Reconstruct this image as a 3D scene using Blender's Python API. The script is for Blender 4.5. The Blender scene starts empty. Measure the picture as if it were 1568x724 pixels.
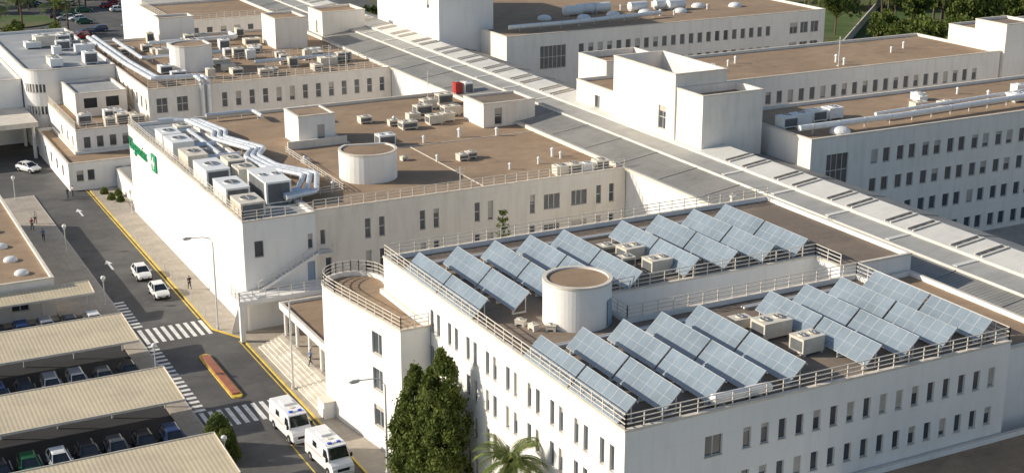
import bpy, math, random
from mathutils import Vector, Matrix
random.seed(7)
R=random.Random(11)
scene=bpy.context.scene
col=scene.collection
# ------------------------------------------------------------------ materials
def nt(name):
    m=bpy.data.materials.new(name); m.use_nodes=True
    t=m.node_tree; b=t.nodes["Principled BSDF"]
    return m,t,b
def mixc(t,fac,a,b,mode='MIX'):
    n=t.nodes.new('ShaderNodeMix'); n.data_type='RGBA'; n.blend_type=mode
    for s,v in ((0,fac),(6,a),(7,b)):
        if hasattr(v,'is_output') : t.links.new(v,n.inputs[s])
        elif s==0: n.inputs[0].default_value=v
        else: n.inputs[s].default_value=(v[0],v[1],v[2],1)
    return n.outputs[2]
def noise(t,vec,scale,detail=3,rough=.6):
    n=t.nodes.new('ShaderNodeTexNoise'); n.inputs['Scale'].default_value=scale
    n.inputs['Detail'].default_value=detail; n.inputs['Roughness'].default_value=rough
    t.links.new(vec,n.inputs['Vector']); return n.outputs['Fac']
def ramp(t,fac,a,b):
    n=t.nodes.new('ShaderNodeMapRange'); n.inputs[1].default_value=a; n.inputs[2].default_value=b
    t.links.new(fac,n.inputs[0]); return n.outputs[0]
def pos(t): return t.nodes.new('ShaderNodeNewGeometry').outputs['Position']
def scl(t,vec,s):
    n=t.nodes.new('ShaderNodeVectorMath'); n.operation='MULTIPLY'; n.inputs[1].default_value=s
    t.links.new(vec,n.inputs[0]); return n.outputs[0]
def mul(c,k): return tuple(min(1,x*k) for x in c)
def mat(name,c,rough=.8,var=.12,scale=.6,fine=6,metal=0,bump=0,bscale=25,streak=0,joint=None,c2=None,patch=.12,stripe=None,spec=.4,speck=0,dirt=0):
    m,t,b=nt(name); P=pos(t)
    o=mixc(t,ramp(t,noise(t,P,scale),.3,.7),mul(c,1-var),mul(c,1+var))
    o=mixc(t,ramp(t,noise(t,P,fine,4),.25,.75),o,mixc(t,1.0,o,(1-var,)*3,'MULTIPLY'))
    if c2: o=mixc(t,ramp(t,noise(t,P,patch,4,.65),.45,.62),o,c2)
    if dirt:
        o=mixc(t,ramp(t,noise(t,scl(t,P,(.22,.5,.4)),1.0,6,.72),.5,.68),o,mixc(t,1.0,o,(1-dirt,1-dirt,1-dirt*.95),'MULTIPLY'))
        o=mixc(t,ramp(t,noise(t,P,1.7,5,.7),.54,.70),o,mixc(t,1.0,o,(1-dirt*.8,)*3,'MULTIPLY'))
    if speck: o=mixc(t,ramp(t,noise(t,P,14,2,.8),.35,.7),mixc(t,1.0,o,(1-speck,)*3,'MULTIPLY'),o)
    if streak:
        s=ramp(t,noise(t,scl(t,P,(1.3,1.3,.22)),1.0,4,.6),.48,.8)
        o=mixc(t,s,o,mixc(t,1.0,o,(1-streak,1-streak*1.1,1-streak*1.25),'MULTIPLY'))
    if joint:
        sx=t.nodes.new('ShaderNodeSeparateXYZ'); t.links.new(P,sx.inputs[0])
        ad=t.nodes.new('ShaderNodeMath'); t.links.new(sx.outputs[0],ad.inputs[0]); t.links.new(sx.outputs[1],ad.inputs[1])
        cb=t.nodes.new('ShaderNodeCombineXYZ')
        if joint[3]=='w': t.links.new(ad.outputs[0],cb.inputs[0]); t.links.new(sx.outputs[2],cb.inputs[1])
        elif joint[3]=='f': t.links.new(sx.outputs[0],cb.inputs[0]); t.links.new(sx.outputs[1],cb.inputs[1])
        else: t.links.new(sx.outputs[1],cb.inputs[0]); t.links.new(sx.outputs[0],cb.inputs[1])
        br=t.nodes.new('ShaderNodeTexBrick'); br.offset=0; t.links.new(cb.outputs[0],br.inputs[0])
        br.inputs['Scale'].default_value=1; br.inputs['Brick Width'].default_value=joint[0]; br.inputs['Row Height'].default_value=joint[1]
        br.inputs['Mortar Size'].default_value=.03; k=joint[2]
        br.inputs['Color1'].default_value=(1,1,1,1); br.inputs['Color2'].default_value=(1-k*.6,)*3+(1,)
        br.inputs['Mortar'].default_value=(1-k,)*3+(1,)
        o=mixc(t,1.0,o,br.outputs[0],'MULTIPLY')
    if stripe:
        w=t.nodes.new('ShaderNodeTexWave'); w.bands_direction=stripe[0]; w.inputs['Scale'].default_value=.314/stripe[1]
        t.links.new(P,w.inputs[0])
        o=mixc(t,w.outputs['Fac'],mixc(t,1.0,o,(1-stripe[2],)*3,'MULTIPLY'),o)
    t.links.new(o,b.inputs['Base Color'])
    b.inputs['Roughness'].default_value=rough; b.inputs['Metallic'].default_value=metal
    b.inputs['Specular IOR Level'].default_value=spec
    if bump:
        bn=t.nodes.new('ShaderNodeBump'); bn.inputs['Strength'].default_value=bump; bn.inputs['Distance'].default_value=.03
        src=w.outputs['Fac'] if stripe else noise(t,P,bscale,3)
        t.links.new(src,bn.inputs['Height']); t.links.new(bn.outputs[0],b.inputs['Normal'])
    return m
WHITE=mat('white_render',(.88,.865,.83),.85,.03,.25,3,streak=.09,joint=(2.7,3.05,.05,'w'))
CREAM=mat('cream_render',(.86,.81,.74),.85,.04,.25,3,streak=.14,joint=(2.7,3.05,.06,'w'))
BEIGE=mat('beige_render',(.85,.78,.67),.85,.04,.25,3,streak=.16,joint=(3.1,3.4,.06,'w'))
COPE=mat('coping_stone',(.74,.67,.57),.8,.12,.8,6)
GRAVEL=mat('roof_gravel',(.44,.31,.20),.95,.12,.5,5,c2=(.36,.25,.16),patch=.07,speck=.25,bump=.3,bscale=12,dirt=.22)
GRAVEL2=mat('roof_gravel_grey',(.32,.25,.19),.95,.14,.5,5,c2=(.24,.19,.15),patch=.12,speck=.3,bump=.3,bscale=12,dirt=.24)
BLUEROOF=mat('grey_membrane_roof',(.40,.41,.41),.8,.1,.3,4,joint=(4,1.2,.1,'f'),dirt=.25)
METAL=mat('ribbed_roof_sheet',(.31,.305,.285),.7,.1,.35,4,stripe=('Y',.42,.28),joint=(7.5,7.5,.22,'r'),c2=(.37,.355,.325),patch=.1,bump=.3,dirt=.18)
METAL2=mat('grey_roof_sheet',(.42,.41,.38),.7,.08,.5,4,joint=(2.5,7.5,.14,'r'),dirt=.15)
SKYL=mat('skylight_sheet',(.72,.70,.64),.6,.06,.4,4,joint=(4.2,9,.12,'r'),dirt=.12)
DARK=mat('dark_void',(.035,.035,.04),.7,.1)
GLASS=mat('window_glass',(.075,.09,.108),.14,.3,.45,1,spec=.55)
FRAME=mat('window_frame',(.62,.60,.56),.5,.05)
BLIND=mat('window_blind',(.50,.47,.42),.8,.12,.9,6)
RAIL=mat('galvanised_rail',(.72,.66,.57),.6,.1)
ACM=mat('equipment_casing',(.74,.68,.57),.6,.1,1.5,8,streak=.1)
ACW=mat('equipment_casing_white',(.82,.82,.80),.5,.06,1.5,8)
LOUV=mat('louvre_grey',(.20,.21,.22),.6,.2,1,8,stripe=('Z',.12,.5))
DUCT=mat('duct_aluminium',(.74,.77,.80),.38,.08,1,5,metal=.3,stripe=('Y',.9,.12))
RED=mat('red_casing',(.45,.05,.04),.5,.05)
BLUEP=mat('blue_grey_door',(.30,.38,.48),.5,.05)
ASPH=mat('asphalt',(.12,.117,.115),.9,.14,.35,7,c2=(.155,.15,.143),patch=.15,speck=.25,bump=.3,dirt=.18)
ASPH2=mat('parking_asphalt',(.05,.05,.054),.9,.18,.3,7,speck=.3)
PAVE=mat('paving',(.46,.405,.335),.9,.09,.5,7,joint=(.6,.6,.14,'f'),dirt=.18)
KERB=mat('kerb_stone',(.5,.47,.42),.85,.1)
YEL=mat('yellow_paint',(.78,.56,.10),.7,.2,1.2,12)
WPAINT=mat('road_paint',(.80,.79,.76),.7,.18,1.5,12)
CAN=mat('canopy_sheet',(.72,.61,.42),.65,.06,.4,4,stripe=('X',.33,.16),bump=.3,c2=(.64,.54,.38),patch=.25,dirt=.1)
STEEL=mat('painted_steel',(.66,.65,.62),.5,.06)
GRASS=mat('dry_grass',(.12,.13,.05),.95,.25,.15,3,c2=(.19,.165,.10),patch=.03,speck=.3)
LAWN=mat('lawn_grass',(.09,.15,.035),.95,.2,.2,4,speck=.3,c2=(.16,.15,.07),patch=.05)
REDPAVE=mat('red_paving',(.42,.17,.11),.9,.15,1,8,speck=.2)
PANEL=mat('solar_glass',(.235,.29,.335),.2,.15,.35,2,spec=.9)
PFRAME=mat('aluminium_frame',(.52,.55,.57),.4,.05)
GREEN=mat('sign_green',(.01,.30,.13),.5,.03)
RUBBER=mat('tyre_rubber',(.02,.02,.02),.8,.05)
HUB=mat('wheel_hub',(.45,.46,.48),.35,.05,metal=.6)
CGLASS=mat('car_glass',(.02,.025,.03),.06,.1,spec=.9)
LAMPW=mat('lamp_lens',(.8,.8,.78),.3,.02)
TAILR=mat('tail_lamp',(.4,.01,.01),.3,.02)
ORANGE=mat('livery_orange',(.75,.16,.02),.4,.03)
BLUEL=mat('beacon_blue',(.02,.08,.6),.2,.03)
BARK=mat('bark',(.15,.11,.08),.95,.25,3,10)
def paint(name,c,metal=0):
    return mat(name,c,.28,.02,.5,2,metal=metal,spec=.6)
def leafmat(name,a,b):
    m,t,bs=nt(name); P=pos(t)
    o=mixc(t,ramp(t,noise(t,P,.9,3),.35,.65),a,b)
    o=mixc(t,ramp(t,noise(t,P,7,2),.3,.7),mixc(t,1.0,o,(.6,.6,.55),'MULTIPLY'),o)
    t.links.new(o,bs.inputs['Base Color']); bs.inputs['Roughness'].default_value=.7
    bs.inputs['Specular IOR Level'].default_value=.25
    tr=t.nodes.new('ShaderNodeBsdfTranslucent'); t.links.new(o,tr.inputs[0])
    mx=t.nodes.new('ShaderNodeMixShader'); mx.inputs[0].default_value=.3
    t.links.new(bs.outputs[0],mx.inputs[1]); t.links.new(tr.outputs[0],mx.inputs[2])
    t.links.new(mx.outputs[0],t.nodes['Material Output'].inputs[0]); return m
LEAFD=leafmat('evergreen_leaf',(.09,.135,.03),(.22,.26,.065))
LEAFG=leafmat('broad_leaf',(.08,.13,.025),(.20,.24,.055))
LEAFP=leafmat('palm_leaf',(.13,.19,.05),(.26,.30,.10))
# ------------------------------------------------------------------ mesh builder
class MB:
    def __init__(s): s.v=[];s.f=[];s.m=[];s.mats=[]
    def mi(s,m):
        if m not in s.mats: s.mats.append(m)
        return s.mats.index(m)
    def face(s,pts,m):
        n=len(s.v); s.v+=[tuple(p) for p in pts]; s.f.append(tuple(range(n,n+len(pts)))); s.m.append(s.mi(m))
    def box(s,x0,y0,z0,x1,y1,z1,m,skipbottom=False):
        n=len(s.v); s.v+=[(x0,y0,z0),(x1,y0,z0),(x1,y1,z0),(x0,y1,z0),(x0,y0,z1),(x1,y0,z1),(x1,y1,z1),(x0,y1,z1)]
        F=[(4,5,6,7),(0,1,5,4),(1,2,6,5),(2,3,7,6),(3,0,4,7)]+([] if skipbottom else [(3,2,1,0)])
        k=s.mi(m)
        for f in F: s.f.append(tuple(n+i for i in f)); s.m.append(k)
    def beam(s,p,q,w,h,m):
        p=Vector(p);q=Vector(q);d=(q-p).normalized()
        up=Vector((0,0,1)) if abs(d.z)<.95 else Vector((1,0,0))
        a=d.cross(up).normalized()*w/2; b=a.cross(d).normalized()*h/2
        n=len(s.v)
        for c in (p,q):
            s.v+=[tuple(c-a-b),tuple(c+a-b),tuple(c+a+b),tuple(c-a+b)]
        k=s.mi(m)
        for f in [(0,1,2,3),(7,6,5,4),(0,4,5,1),(1,5,6,2),(2,6,7,3),(3,7,4,0)]:
            s.f.append(tuple(n+i for i in f)); s.m.append(k)
    def cyl(s,cx,cy,z0,z1,r,m,n=24,r2=None,cap=None):
        r2=r if r2 is None else r2; b=len(s.v)
        for z,rr in ((z0,r),(z1,r2)):
            s.v+=[(cx+rr*math.cos(2*math.pi*i/n),cy+rr*math.sin(2*math.pi*i/n),z) for i in range(n)]
        k=s.mi(m)
        for i in range(n):
            j=(i+1)%n; s.f.append((b+i,b+j,b+n+j,b+n+i)); s.m.append(k)
        s.f.append(tuple(b+n+i for i in range(n))); s.m.append(s.mi(cap or m))
        s.f.append(tuple(b+n-1-i for i in range(n))); s.m.append(k)
    def tube(s,pts,r,m,n=8,rs=None):
        pts=[Vector(p) for p in pts]; b0=len(s.v); k=s.mi(m)
        for i,p in enumerate(pts):
            d=(pts[min(i+1,len(pts)-1)]-pts[max(i-1,0)]).normalized()
            up=Vector((0,0,1)) if abs(d.z)<.9 else Vector((1,0,0))
            a=d.cross(up).normalized(); b=a.cross(d).normalized(); rr=rs[i] if rs else r
            for j in range(n):
                t=2*math.pi*j/n; s.v.append(tuple(p+a*rr*math.cos(t)+b*rr*math.sin(t)))
        for i in range(len(pts)-1):
            for j in range(n):
                q=(j+1)%n; s.f.append((b0+i*n+j,b0+i*n+q,b0+(i+1)*n+q,b0+(i+1)*n+j)); s.m.append(k)
        s.f.append(tuple(b0+j for j in range(n))[::-1]); s.m.append(k)
        s.f.append(tuple(b0+(len(pts)-1)*n+j for j in range(n))); s.m.append(k)
    def dome(s,cx,cy,z,r,h,m,n=16,k=5):
        mm=s.mi(m); b=len(s.v)
        for i in range(k):
            a=math.pi/2*i/k
            s.v+=[(cx+r*math.cos(a)*math.cos(2*math.pi*j/n),cy+r*math.cos(a)*math.sin(2*math.pi*j/n),z+h*math.sin(a)) for j in range(n)]
        s.v.append((cx,cy,z+h))
        for i in range(k-1):
            for j in range(n):
                q=(j+1)%n; s.f.append((b+i*n+j,b+i*n+q,b+(i+1)*n+q,b+(i+1)*n+j)); s.m.append(mm)
        for j in range(n): s.f.append((b+(k-1)*n+j,b+(k-1)*n+(j+1)%n,b+k*n)); s.m.append(mm)
    def mesh(s,name):
        me=bpy.data.meshes.new(name); me.from_pydata(s.v,[],s.f)
        for m in s.mats: me.materials.append(m)
        me.polygons.foreach_set('material_index',s.m); me.update(); return me
    def obj(s,name,parent=None,loc=None,rz=0,smooth=False):
        me=s.mesh(name); o=bpy.data.objects.new(name,me); col.objects.link(o)
        if parent: o.parent=parent
        if loc: o.location=loc
        o.rotation_euler[2]=rz
        if smooth: me.polygons.foreach_set('use_smooth',[True]*len(me.polygons))
        return o
def empty(name,loc=(0,0,0)):
    e=bpy.data.objects.new(name,None); e.empty_display_size=.5; e.location=loc; col.objects.link(e); return e
def inst(me,name,loc,rz=0,s=1):
    o=bpy.data.objects.new(name,me); col.objects.link(o); o.location=loc; o.rotation_euler[2]=rz; o.scale=(s,s,s); return o
def rect(x0,y0,x1,y1): return [(x0,y0),(x1,y0),(x1,y1),(x0,y1)]
def offset(foot,d):
    out=[];n=len(foot)
    for i in range(n):
        a=Vector(foot[i-1]);b=Vector(foot[i]);c=Vector(foot[(i+1)%n])
        d0=(b-a).normalized();d1=(c-b).normalized()
        n0=Vector((d0.y,-d0.x));n1=Vector((d1.y,-d1.x))
        p=b+(n0+n1)*(d/(1+n0.dot(n1))); out.append((p.x,p.y))
    return out
def facade(W,G,p0,p1,z0,z1,wins,m,rec=.16):
    p0=Vector(p0);p1=Vector(p1);L=(p1-p0).length;d=(p1-p0)/L;nn=Vector((d.y,-d.x))
    def P(u,z,o=0): q=p0+d*u+nn*o; return (q.x,q.y,z)
    wins=[w for w in wins if w[0]>.05 and w[1]<L-.05 and w[2]>z0+.02 and w[3]<z1-.02]
    us=sorted({0,L}|{round(w[0],3) for w in wins}|{round(w[1],3) for w in wins})
    zs=sorted({z0,z1}|{round(w[2],3) for w in wins}|{round(w[3],3) for w in wins})
    for a,b in zip(zs,zs[1:]):
        run=None
        for u,v in zip(us,us[1:]):
            cu,cz=(u+v)/2,(a+b)/2
            hole=any(w[0]<cu<w[1] and w[2]<cz<w[3] for w in wins)
            if hole:
                if run is not None: W.face([P(run,a),P(u,a),P(u,b),P(run,b)],m); run=None
            elif run is None: run=u
        if run is not None: W.face([P(run,a),P(L,a),P(L,b),P(run,b)],m)
    for w in wins:
        u0,u1,a,b=w[:4]; kind=w[4] if len(w)>4 else 'w'
        W.face([P(u0,a),P(u0,b),P(u0,b,-rec),P(u0,a,-rec)],m); W.face([P(u1,a),P(u1,a,-rec),P(u1,b,-rec),P(u1,b)],m)
        W.face([P(u0,a),P(u0,a,-rec),P(u1,a,-rec),P(u1,a)],COPE); W.face([P(u0,b),P(u1,b),P(u1,b,-rec),P(u0,b,-rec)],m)
        if kind=='d':
            G.face([P(u0,a,-rec),P(u1,a,-rec),P(u1,b,-rec),P(u0,b,-rec)],BLUEP)
            continue
        if kind=='o':
            G.face([P(u0,a,-rec),P(u1,a,-rec),P(u1,b,-rec),P(u0,b,-rec)],DARK); continue
        f=.045; G.face([P(u0,a,-rec),P(u1,a,-rec),P(u1,b,-rec),P(u0,b,-rec)],FRAME)
        nu=max(1,round((u1-u0)/.75)); g=(u1-u0)/nu; nz=2 if (b-a)>1.9 else 1; h=(b-a)/nz
        for i in range(nu):
            for j in range(nz):
                x0,x1,y0,y1=u0+g*i+f,u0+g*(i+1)-f,a+h*j+f,a+h*(j+1)-f
                G.face([P(x0,y0,-rec+.01),P(x1,y0,-rec+.01),P(x1,y1,-rec+.01),P(x0,y1,-rec+.01)],GLASS)
        r=R.random()
        if r<.34:
            k=b-(b-a)*R.choice([.25,.4,.5,.75,.92]); G.face([P(u0+f,k,-rec+.02),P(u1-f,k,-rec+.02),P(u1-f,b-f,-rec+.02),P(u0+f,b-f,-rec+.02)],BLIND)
        G.face([P(u0-.05,a-.06,.05),P(u1+.05,a-.06,.05),P(u1+.05,a+.002,.05),P(u0-.05,a+.002,.05)],COPE)
        G.face([P(u0-.05,a+.002,.05),P(u1+.05,a+.002,.05),P(u1+.05,a+.002,0),P(u0-.05,a+.002,0)],COPE)
def railing(mb,pts,z,h=.95,closed=False,step=1.3,nr=3):
    pts=[Vector((p[0],p[1],z)) for p in pts]
    if closed: pts=pts+[pts[0]]
    for a,b in zip(pts,pts[1:]):
        L=(b-a).length; n=max(1,round(L/step))
        for k in range(nr):
            zz=Vector((0,0,h*(k+1)/nr-.03*(k+1)/nr)); mb.beam(a+zz,b+zz,.055,.055,RAIL)
        for i in range(n+1):
            q=a+(b-a)*i/n; mb.beam(q+Vector((0,0,-.02)),q+Vector((0,0,h)),.06,.06,RAIL)
def building(name,foot,z1,wall=WHITE,roof=GRAVEL,wins={},rails=(),z0=0,par=.38,parent=None,railz=None):
    e=parent or empty(name)
    W=MB();G=MB();n=len(foot)
    for i in range(n):
        facade(W,G,foot[i],foot[(i+1)%n],z0,z1-.1,wins.get(i,[]),wall)
    W.obj('walls',e); 
    if G.f: G.obj('windows',e)
    C=MB(); o=offset(foot,.05); q=offset(foot,-.25)
    for i in range(n):
        j=(i+1)%n
        C.face([(*o[i],z1),(*o[j],z1),(*q[j],z1),(*q[i],z1)],COPE)
        C.face([(*o[i],z1-.16),(*o[j],z1-.16),(*o[j],z1),(*o[i],z1)],COPE)
        C.face([(*o[i],z1-.16),(*foot[i],z1-.16),(*foot[j],z1-.16),(*o[j],z1-.16)],COPE)
        C.face([(*q[j],z1-par-.05),(*q[i],z1-par-.05),(*q[i],z1),(*q[j],z1)],wall)
    C.obj('parapet',e)
    Q=MB(); Q.face([(*p,z1-par) for p in q],roof); Q.obj('roof',e)
    if rails:
        K=MB(); q=offset(foot,-.1)
        for i in rails: railing(K,[q[i],q[(i+1)%n]],z1)
        K.obj('railing',e)
    return e
def wrow(c0,coords,w,zb,zt,kind='w'):
    return [(abs(c-c0)-w/2,abs(c-c0)+w/2,zb,zt,kind) for c in coords]
def ar(a,b,s):
    o=[];x=a
    while x<=b+1e-6: o.append(x); x+=s
    return o
# ------------------------------------------------------------------ ground
g=MB(); g.face([(-1500,-800,0),(2000,-800,0),(2000,3000,0),(-1500,3000,0)],GRASS); g.obj('ground')
g=MB(); g.face([(-60,20,.004),(200,20,.004),(200,300,.004),(-60,300,.004)],PAVE); g.obj('paved_area')
g=MB(); g.face([(27,30,.008),(35.6,30,.008),(35.6,124,.008),(33.8,128,.008),(33.8,186,.008),(33.8,230,.008),(5,230,.008),(5,186,.008),(27,184,.008)],ASPH); g.obj('road')
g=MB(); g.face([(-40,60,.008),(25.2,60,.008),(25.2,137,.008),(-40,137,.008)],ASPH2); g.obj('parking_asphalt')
g=MB()
for x0,y0,x1,y1 in ((25.2,60,26.9,184),(21.5,137.2,25.19,184)):
    g.box(x0,y0,.01,x1,y1,.12,PAVE,True)
    g.box(x1,y0,.01,x1+.14,y1,.13,KERB,True) if x1>26 else None
g.obj('pavement')
g=MB()
g.box(33.95,127.5,.01,36.8,183,.12,PAVE,True); g.box(35.75,30,.01,41.2,127.49,.121,PAVE,True)
g.box(33.8,127.5,.01,33.95,183,.13,YEL,True); g.box(35.6,30,.01,35.75,124,.131,YEL,True)
g.beam((35.67,124,.07),(33.88,127.5,.07),.14,.12,YEL)
g.face([(35.75,124,.118),(35.75,127.5,.118),(33.95,127.5,.118)],PAVE)
g.obj('pavement')
k=MB(); z=.014
def mk(x0,y0,x1,y1,m=WPAINT,zz=z): k.face([(x0,y0,zz),(x1,y0,zz),(x1,y1,zz),(x0,y1,zz)],m)
for i in range(9): mk(27.35+i*.74,126.6,27.35+i*.74+.38,130.6)
for i in range(11): mk(27.35+i*.74,105.6,27.35+i*.74+.38,109.2)
y=100.
while y<139:
    if not (105<y<109.5 or 126<y<131): mk(27.1,y,28.1,y+.45)
    y+=.95
mk(33.45,131,33.6,186,YEL); mk(32.2,60,32.32,101,YEL,.0135)
mk(35.2,102,35.32,123.5,YEL)
for xx,yy in ((29.3,150.),(30.6,172)):
    k.face([(xx,yy,z),(xx+.25,yy,z),(xx+.25,yy+2.2,z),(xx,yy+2.2,z)],WPAINT)
    k.face([(xx-.3,yy+2.2,z),(xx+.55,yy+2.2,z),(xx+.125,yy+3.5,z)],WPAINT)
for rowy in (134.0,119.8,105.2,90.6):
    x=25.1
    while x>-15:
        mk(x-.05,rowy-2.3,x+.05,rowy+2.3); x-=2.2
k.obj('road_markings')
isl=MB(); isl.box(30.75,111.2,.01,31.75,121,.16,YEL,True); isl.cyl(31.25,111.2,.01,.158,.5,YEL,20); isl.cyl(31.25,121,.01,.158,.5,YEL,20)
isl.box(30.9,111.3,.16,31.6,120.9,.30,REDPAVE,True); isl.obj('traffic_island')
mh=MB()
for x,y in ((30.2,138),(29.1,118),(32.4,160),(30,98)): mh.cyl(x,y,.009,.018,.32,LOUV,18)
mh.obj('manhole_covers')
# ------------------------------------------------------------------ solar building
e=empty('hospital_building')
foot=[(41.2,64.8),(72,64.8),(72,80.6),(51.2,80.6),(51.2,85.6),(72,85.6),(72,82.5),(79.3,82.5),(79.3,101.5),(41.2,101.5)]
rz=[(2.2,3.5),(5.2,6.5),(8.1,9.4),(10.9,12.3)]
wf=[];wl=[]
for a,b in rz:
    wf+=wrow(41.2,[47.6],1.3,a,b)+wrow(41.2,ar(50.1,70.8,1.36),.6,a,b)
    for yy in ar(66.2,92,3.1): wl+=wrow(101.5,[yy,yy+1.15],.55,a-.2,b+.15)
building('x',foot,14,WHITE,GRAVEL2,{0:wf,9:wl,5:[]},parent=e)
K=MB(); q=offset(foot,-.1)
for i in (0,1,2,3,4,5,8,9): railing(K,[q[i],q[(i+1)%10]],14)
K.obj('railing',e)
building('link_building',rect(72.02,66.4,79.2,82.3),12.6,WHITE,GRAVEL,{},(),parent=e)
def circ(cx,cy,r,n=56): return [(cx+r*math.cos(2*math.pi*i/n),cy+r*math.sin(2*math.pi*i/n)) for i in range(n)]
building('x',circ(48.2,82.6,2.45),16.9,WHITE,GRAVEL,{},(),z0=13.6,par=.12,parent=e)
d=MB(); a=math.radians(-52); cx,cy=48.2+2.46*math.cos(a),82.6+2.46*math.sin(a)
t=Vector((-math.sin(a),math.cos(a),0)); c=Vector((cx,cy,0))+Vector((math.cos(a),math.sin(a),0))*.04
d.face([c-t*.42+Vector((0,0,13.7)),c+t*.42+Vector((0,0,13.7)),c+t*.42+Vector((0,0,15.6)),c-t*.42+Vector((0,0,15.6))],BLUEP); d.obj('roof_door',e)
building('annex_building',rect(58,50,82,64.6),7.2,WHITE,GRAVEL,{},())
def solar(x,y0,y1,zr=13.64):
    mb=MB(); gap=.22; L=(y1-y0-gap)/2
    for s in range(2):
        ya=y0+s*(L+gap); n=6; w=L/n
        for i in range(n):
            a=ya+i*w+.006; b=ya+(i+1)*w-.006
            lo=Vector((x-1.3,0,zr+.45)); hi=Vector((x,0,zr+1.7)); d=(hi-lo).normalized(); nn=Vector((-d.z,0,d.x))
            def P(t,y,o=0): q=lo+d*t+nn*o; return (q.x,y,q.z)
            T=(hi-lo).length
            mb.face([P(0,a),P(0,b),P(T,b),P(T,a)][::-1],PFRAME)
            mb.face([P(0,a,-.09),P(0,b,-.09),P(T,b,-.09),P(T,a,-.09)],ACM)
            for u,v in (((0,a),(0,b)),((0,b),(T,b)),((T,b),(T,a)),((T,a),(0,a))):
                mb.face([P(*u),P(*v),P(*v,-.09),P(*u,-.09)],PFRAME)
            for k2 in range(2):
                t0,t1=T*k2/2+(.03 if k2==0 else .008),T*(k2+1)/2-(.03 if k2 else .008)
                mb.face([P(t0,a+.022,.004),P(t0,b-.022,.004),P(t1,b-.022,.004),P(t1,a+.022,.004)][::-1],PANEL)
        for yy in (ya+.4,ya+L/2,ya+L-.4):
            mb.beam((x-1.15,yy,zr),(x-1.15,yy,zr+.5),.07,.07,STEEL); mb.beam((x-.1,yy,zr),(x-.1,yy,zr+1.5),.07,.07,STEEL)
            mb.beam((x-1.2,yy,zr+.06),(x-.05,yy,zr+.06),.09,.12,STEEL); mb.beam((x-1.15,yy,zr+.1),(x-.1,yy,zr+1.4),.05,.05,STEEL)
        mb.beam((x+.12,ya,zr+1.5),(x+.12,ya+L,zr+1.5),.07,.07,STEEL)
    mb.obj('solar_panel_array')
for x in (42.5,45.8,49.1,52.3,55.4): solar(x,85.3,97.3)
for x in (61.0,64.6,68.2,71.5): solar(x,86.0,97.3)
for x in (42.5,45.7,48.9,52.0,55.1): solar(x,65.7,77.5)
for x in (61.3,64.5,67.8,71.0): solar(x,65.7,77.5)
# ------------------------------------------------------------------ equipment
def acbox(x,y,zr,w=1.6,d=1.3,h=1.1,m=None,fans=1,rz=0,name='air_conditioner'):
    mb=MB(); m=m or ACM; w2,d2=w/2,d/2
    mb.box(-w2,-d2,.15,w2,d2,h,m); 
    for sx in (-1,1):
        mb.box(sx*w2*.8-.08,-d2,0,sx*w2*.8+.08,d2,.15,STEEL)
    mb.box(-w2*.85,-d2-.02,.3,w2*.85,-d2-.004,h-.15,LOUV) if R.random()<.6 else None
    mb.box(-w2-.02,-d2*.8,.3,-w2-.004,d2*.8,h-.15,LOUV) if fans!=1 else None
    mb.box(-w2-.03,-d2-.03,h,w2+.03,d2+.03,h+.05,m)
    for i in range(fans):
        cx=-w2+w*(i+.5)/fans; r=min(w/fans,d)*.3
        mb.cyl(cx,0,h+.05,h+.16,r,m,16,cap=LOUV); mb.cyl(cx,0,h+.16,h+.19,r*.2,m,8)
        for k in range(2):
            a=math.pi*k/2; mb.beam((cx-r*math.cos(a),-r*math.sin(a),h+.175),(cx+r*math.cos(a),r*math.sin(a),h+.175),.04,.03,STEEL)
    return mb.obj(name,loc=(x,y,zr),rz=rz)
def duct(pts,r=.3,m=None,name='ventilation_duct',z=None):
    P=[Vector(p) for p in pts]; out=[P[0]]
    for a,b,c in zip(P,P[1:],P[2:]):
        k=min(.5,(b-a).length*.4,(c-b).length*.4); out+=[b+(a-b).normalized()*k,b+(a-b).normalized()*k*.3+(c-b).normalized()*k*.3,b+(c-b).normalized()*k]
    out.append(P[-1]); mb=MB(); mb.tube(out,r,m or DUCT,10)
    for a,b in zip(P,P[1:]):
        n=max(1,int((b-a).length/3))
        for i in range(n):
            q=a+(b-a)*(i+.5)/n; d=(b-a).normalized()
            if abs(d.z)<.5: mb.box(q.x-.05,q.y-.05,q.z-r-.45,q.x+.05,q.y+.05,q.z-r*.7,STEEL)
            mb.tube([q-d*.05,q+d*.05],r*1.08,STEEL,10)
    return mb.obj(name,smooth=False)
z1=10.62;zs=13.62
for x,y,w,d_,h in ((58.9,92.6,1.8,1.5,1.1),(59,88.8,1.9,1.5,1.2),(57.5,91,1.2,1,.9),(57.8,94.5,1.3,1.1,.8),(58.7,73.9,2.4,1.6,1.2),(59,70.4,1.9,1.4,1.2),(57.6,76,1.4,1,.8)):
    acbox(x,y,zs,w,d_,h,ACM,1+(w>1.7),R.uniform(-.1,.1))
for x,y in ((44.6,82.4),(45.6,81.7),(44.2,83.6)): acbox(x,y,zs,.7,.5,.4,ACM,1,R.uniform(0,3))
t=MB(); t.tube([(47.8,65.5,14.3),(47.9,65.5,14.3),(52.1,65.5,14.3),(52.3,65.5,14.3)],.33,ACW,16,rs=[.2,.35,.35,.2])
for x in (48.6,51.4): t.box(x-.1,65.3,13.6,x+.1,65.7,14.0,STEEL)
t.obj('water_tank')
for pts in (([(43.5,78.6,13.8),(57,78.6,13.8),(57,80.2,13.8)]),([(43.5,98.6,13.8),(70,98.6,13.8)]),([(60,78.8,13.8),(70.5,78.8,13.8)])):
    mb=MB(); mb.tube(pts,.09,ACW,8); mb.tube([(a[0],a[1]+.3,a[2]) for a in pts],.07,STEEL,8); mb.obj('roof_pipework')
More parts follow.
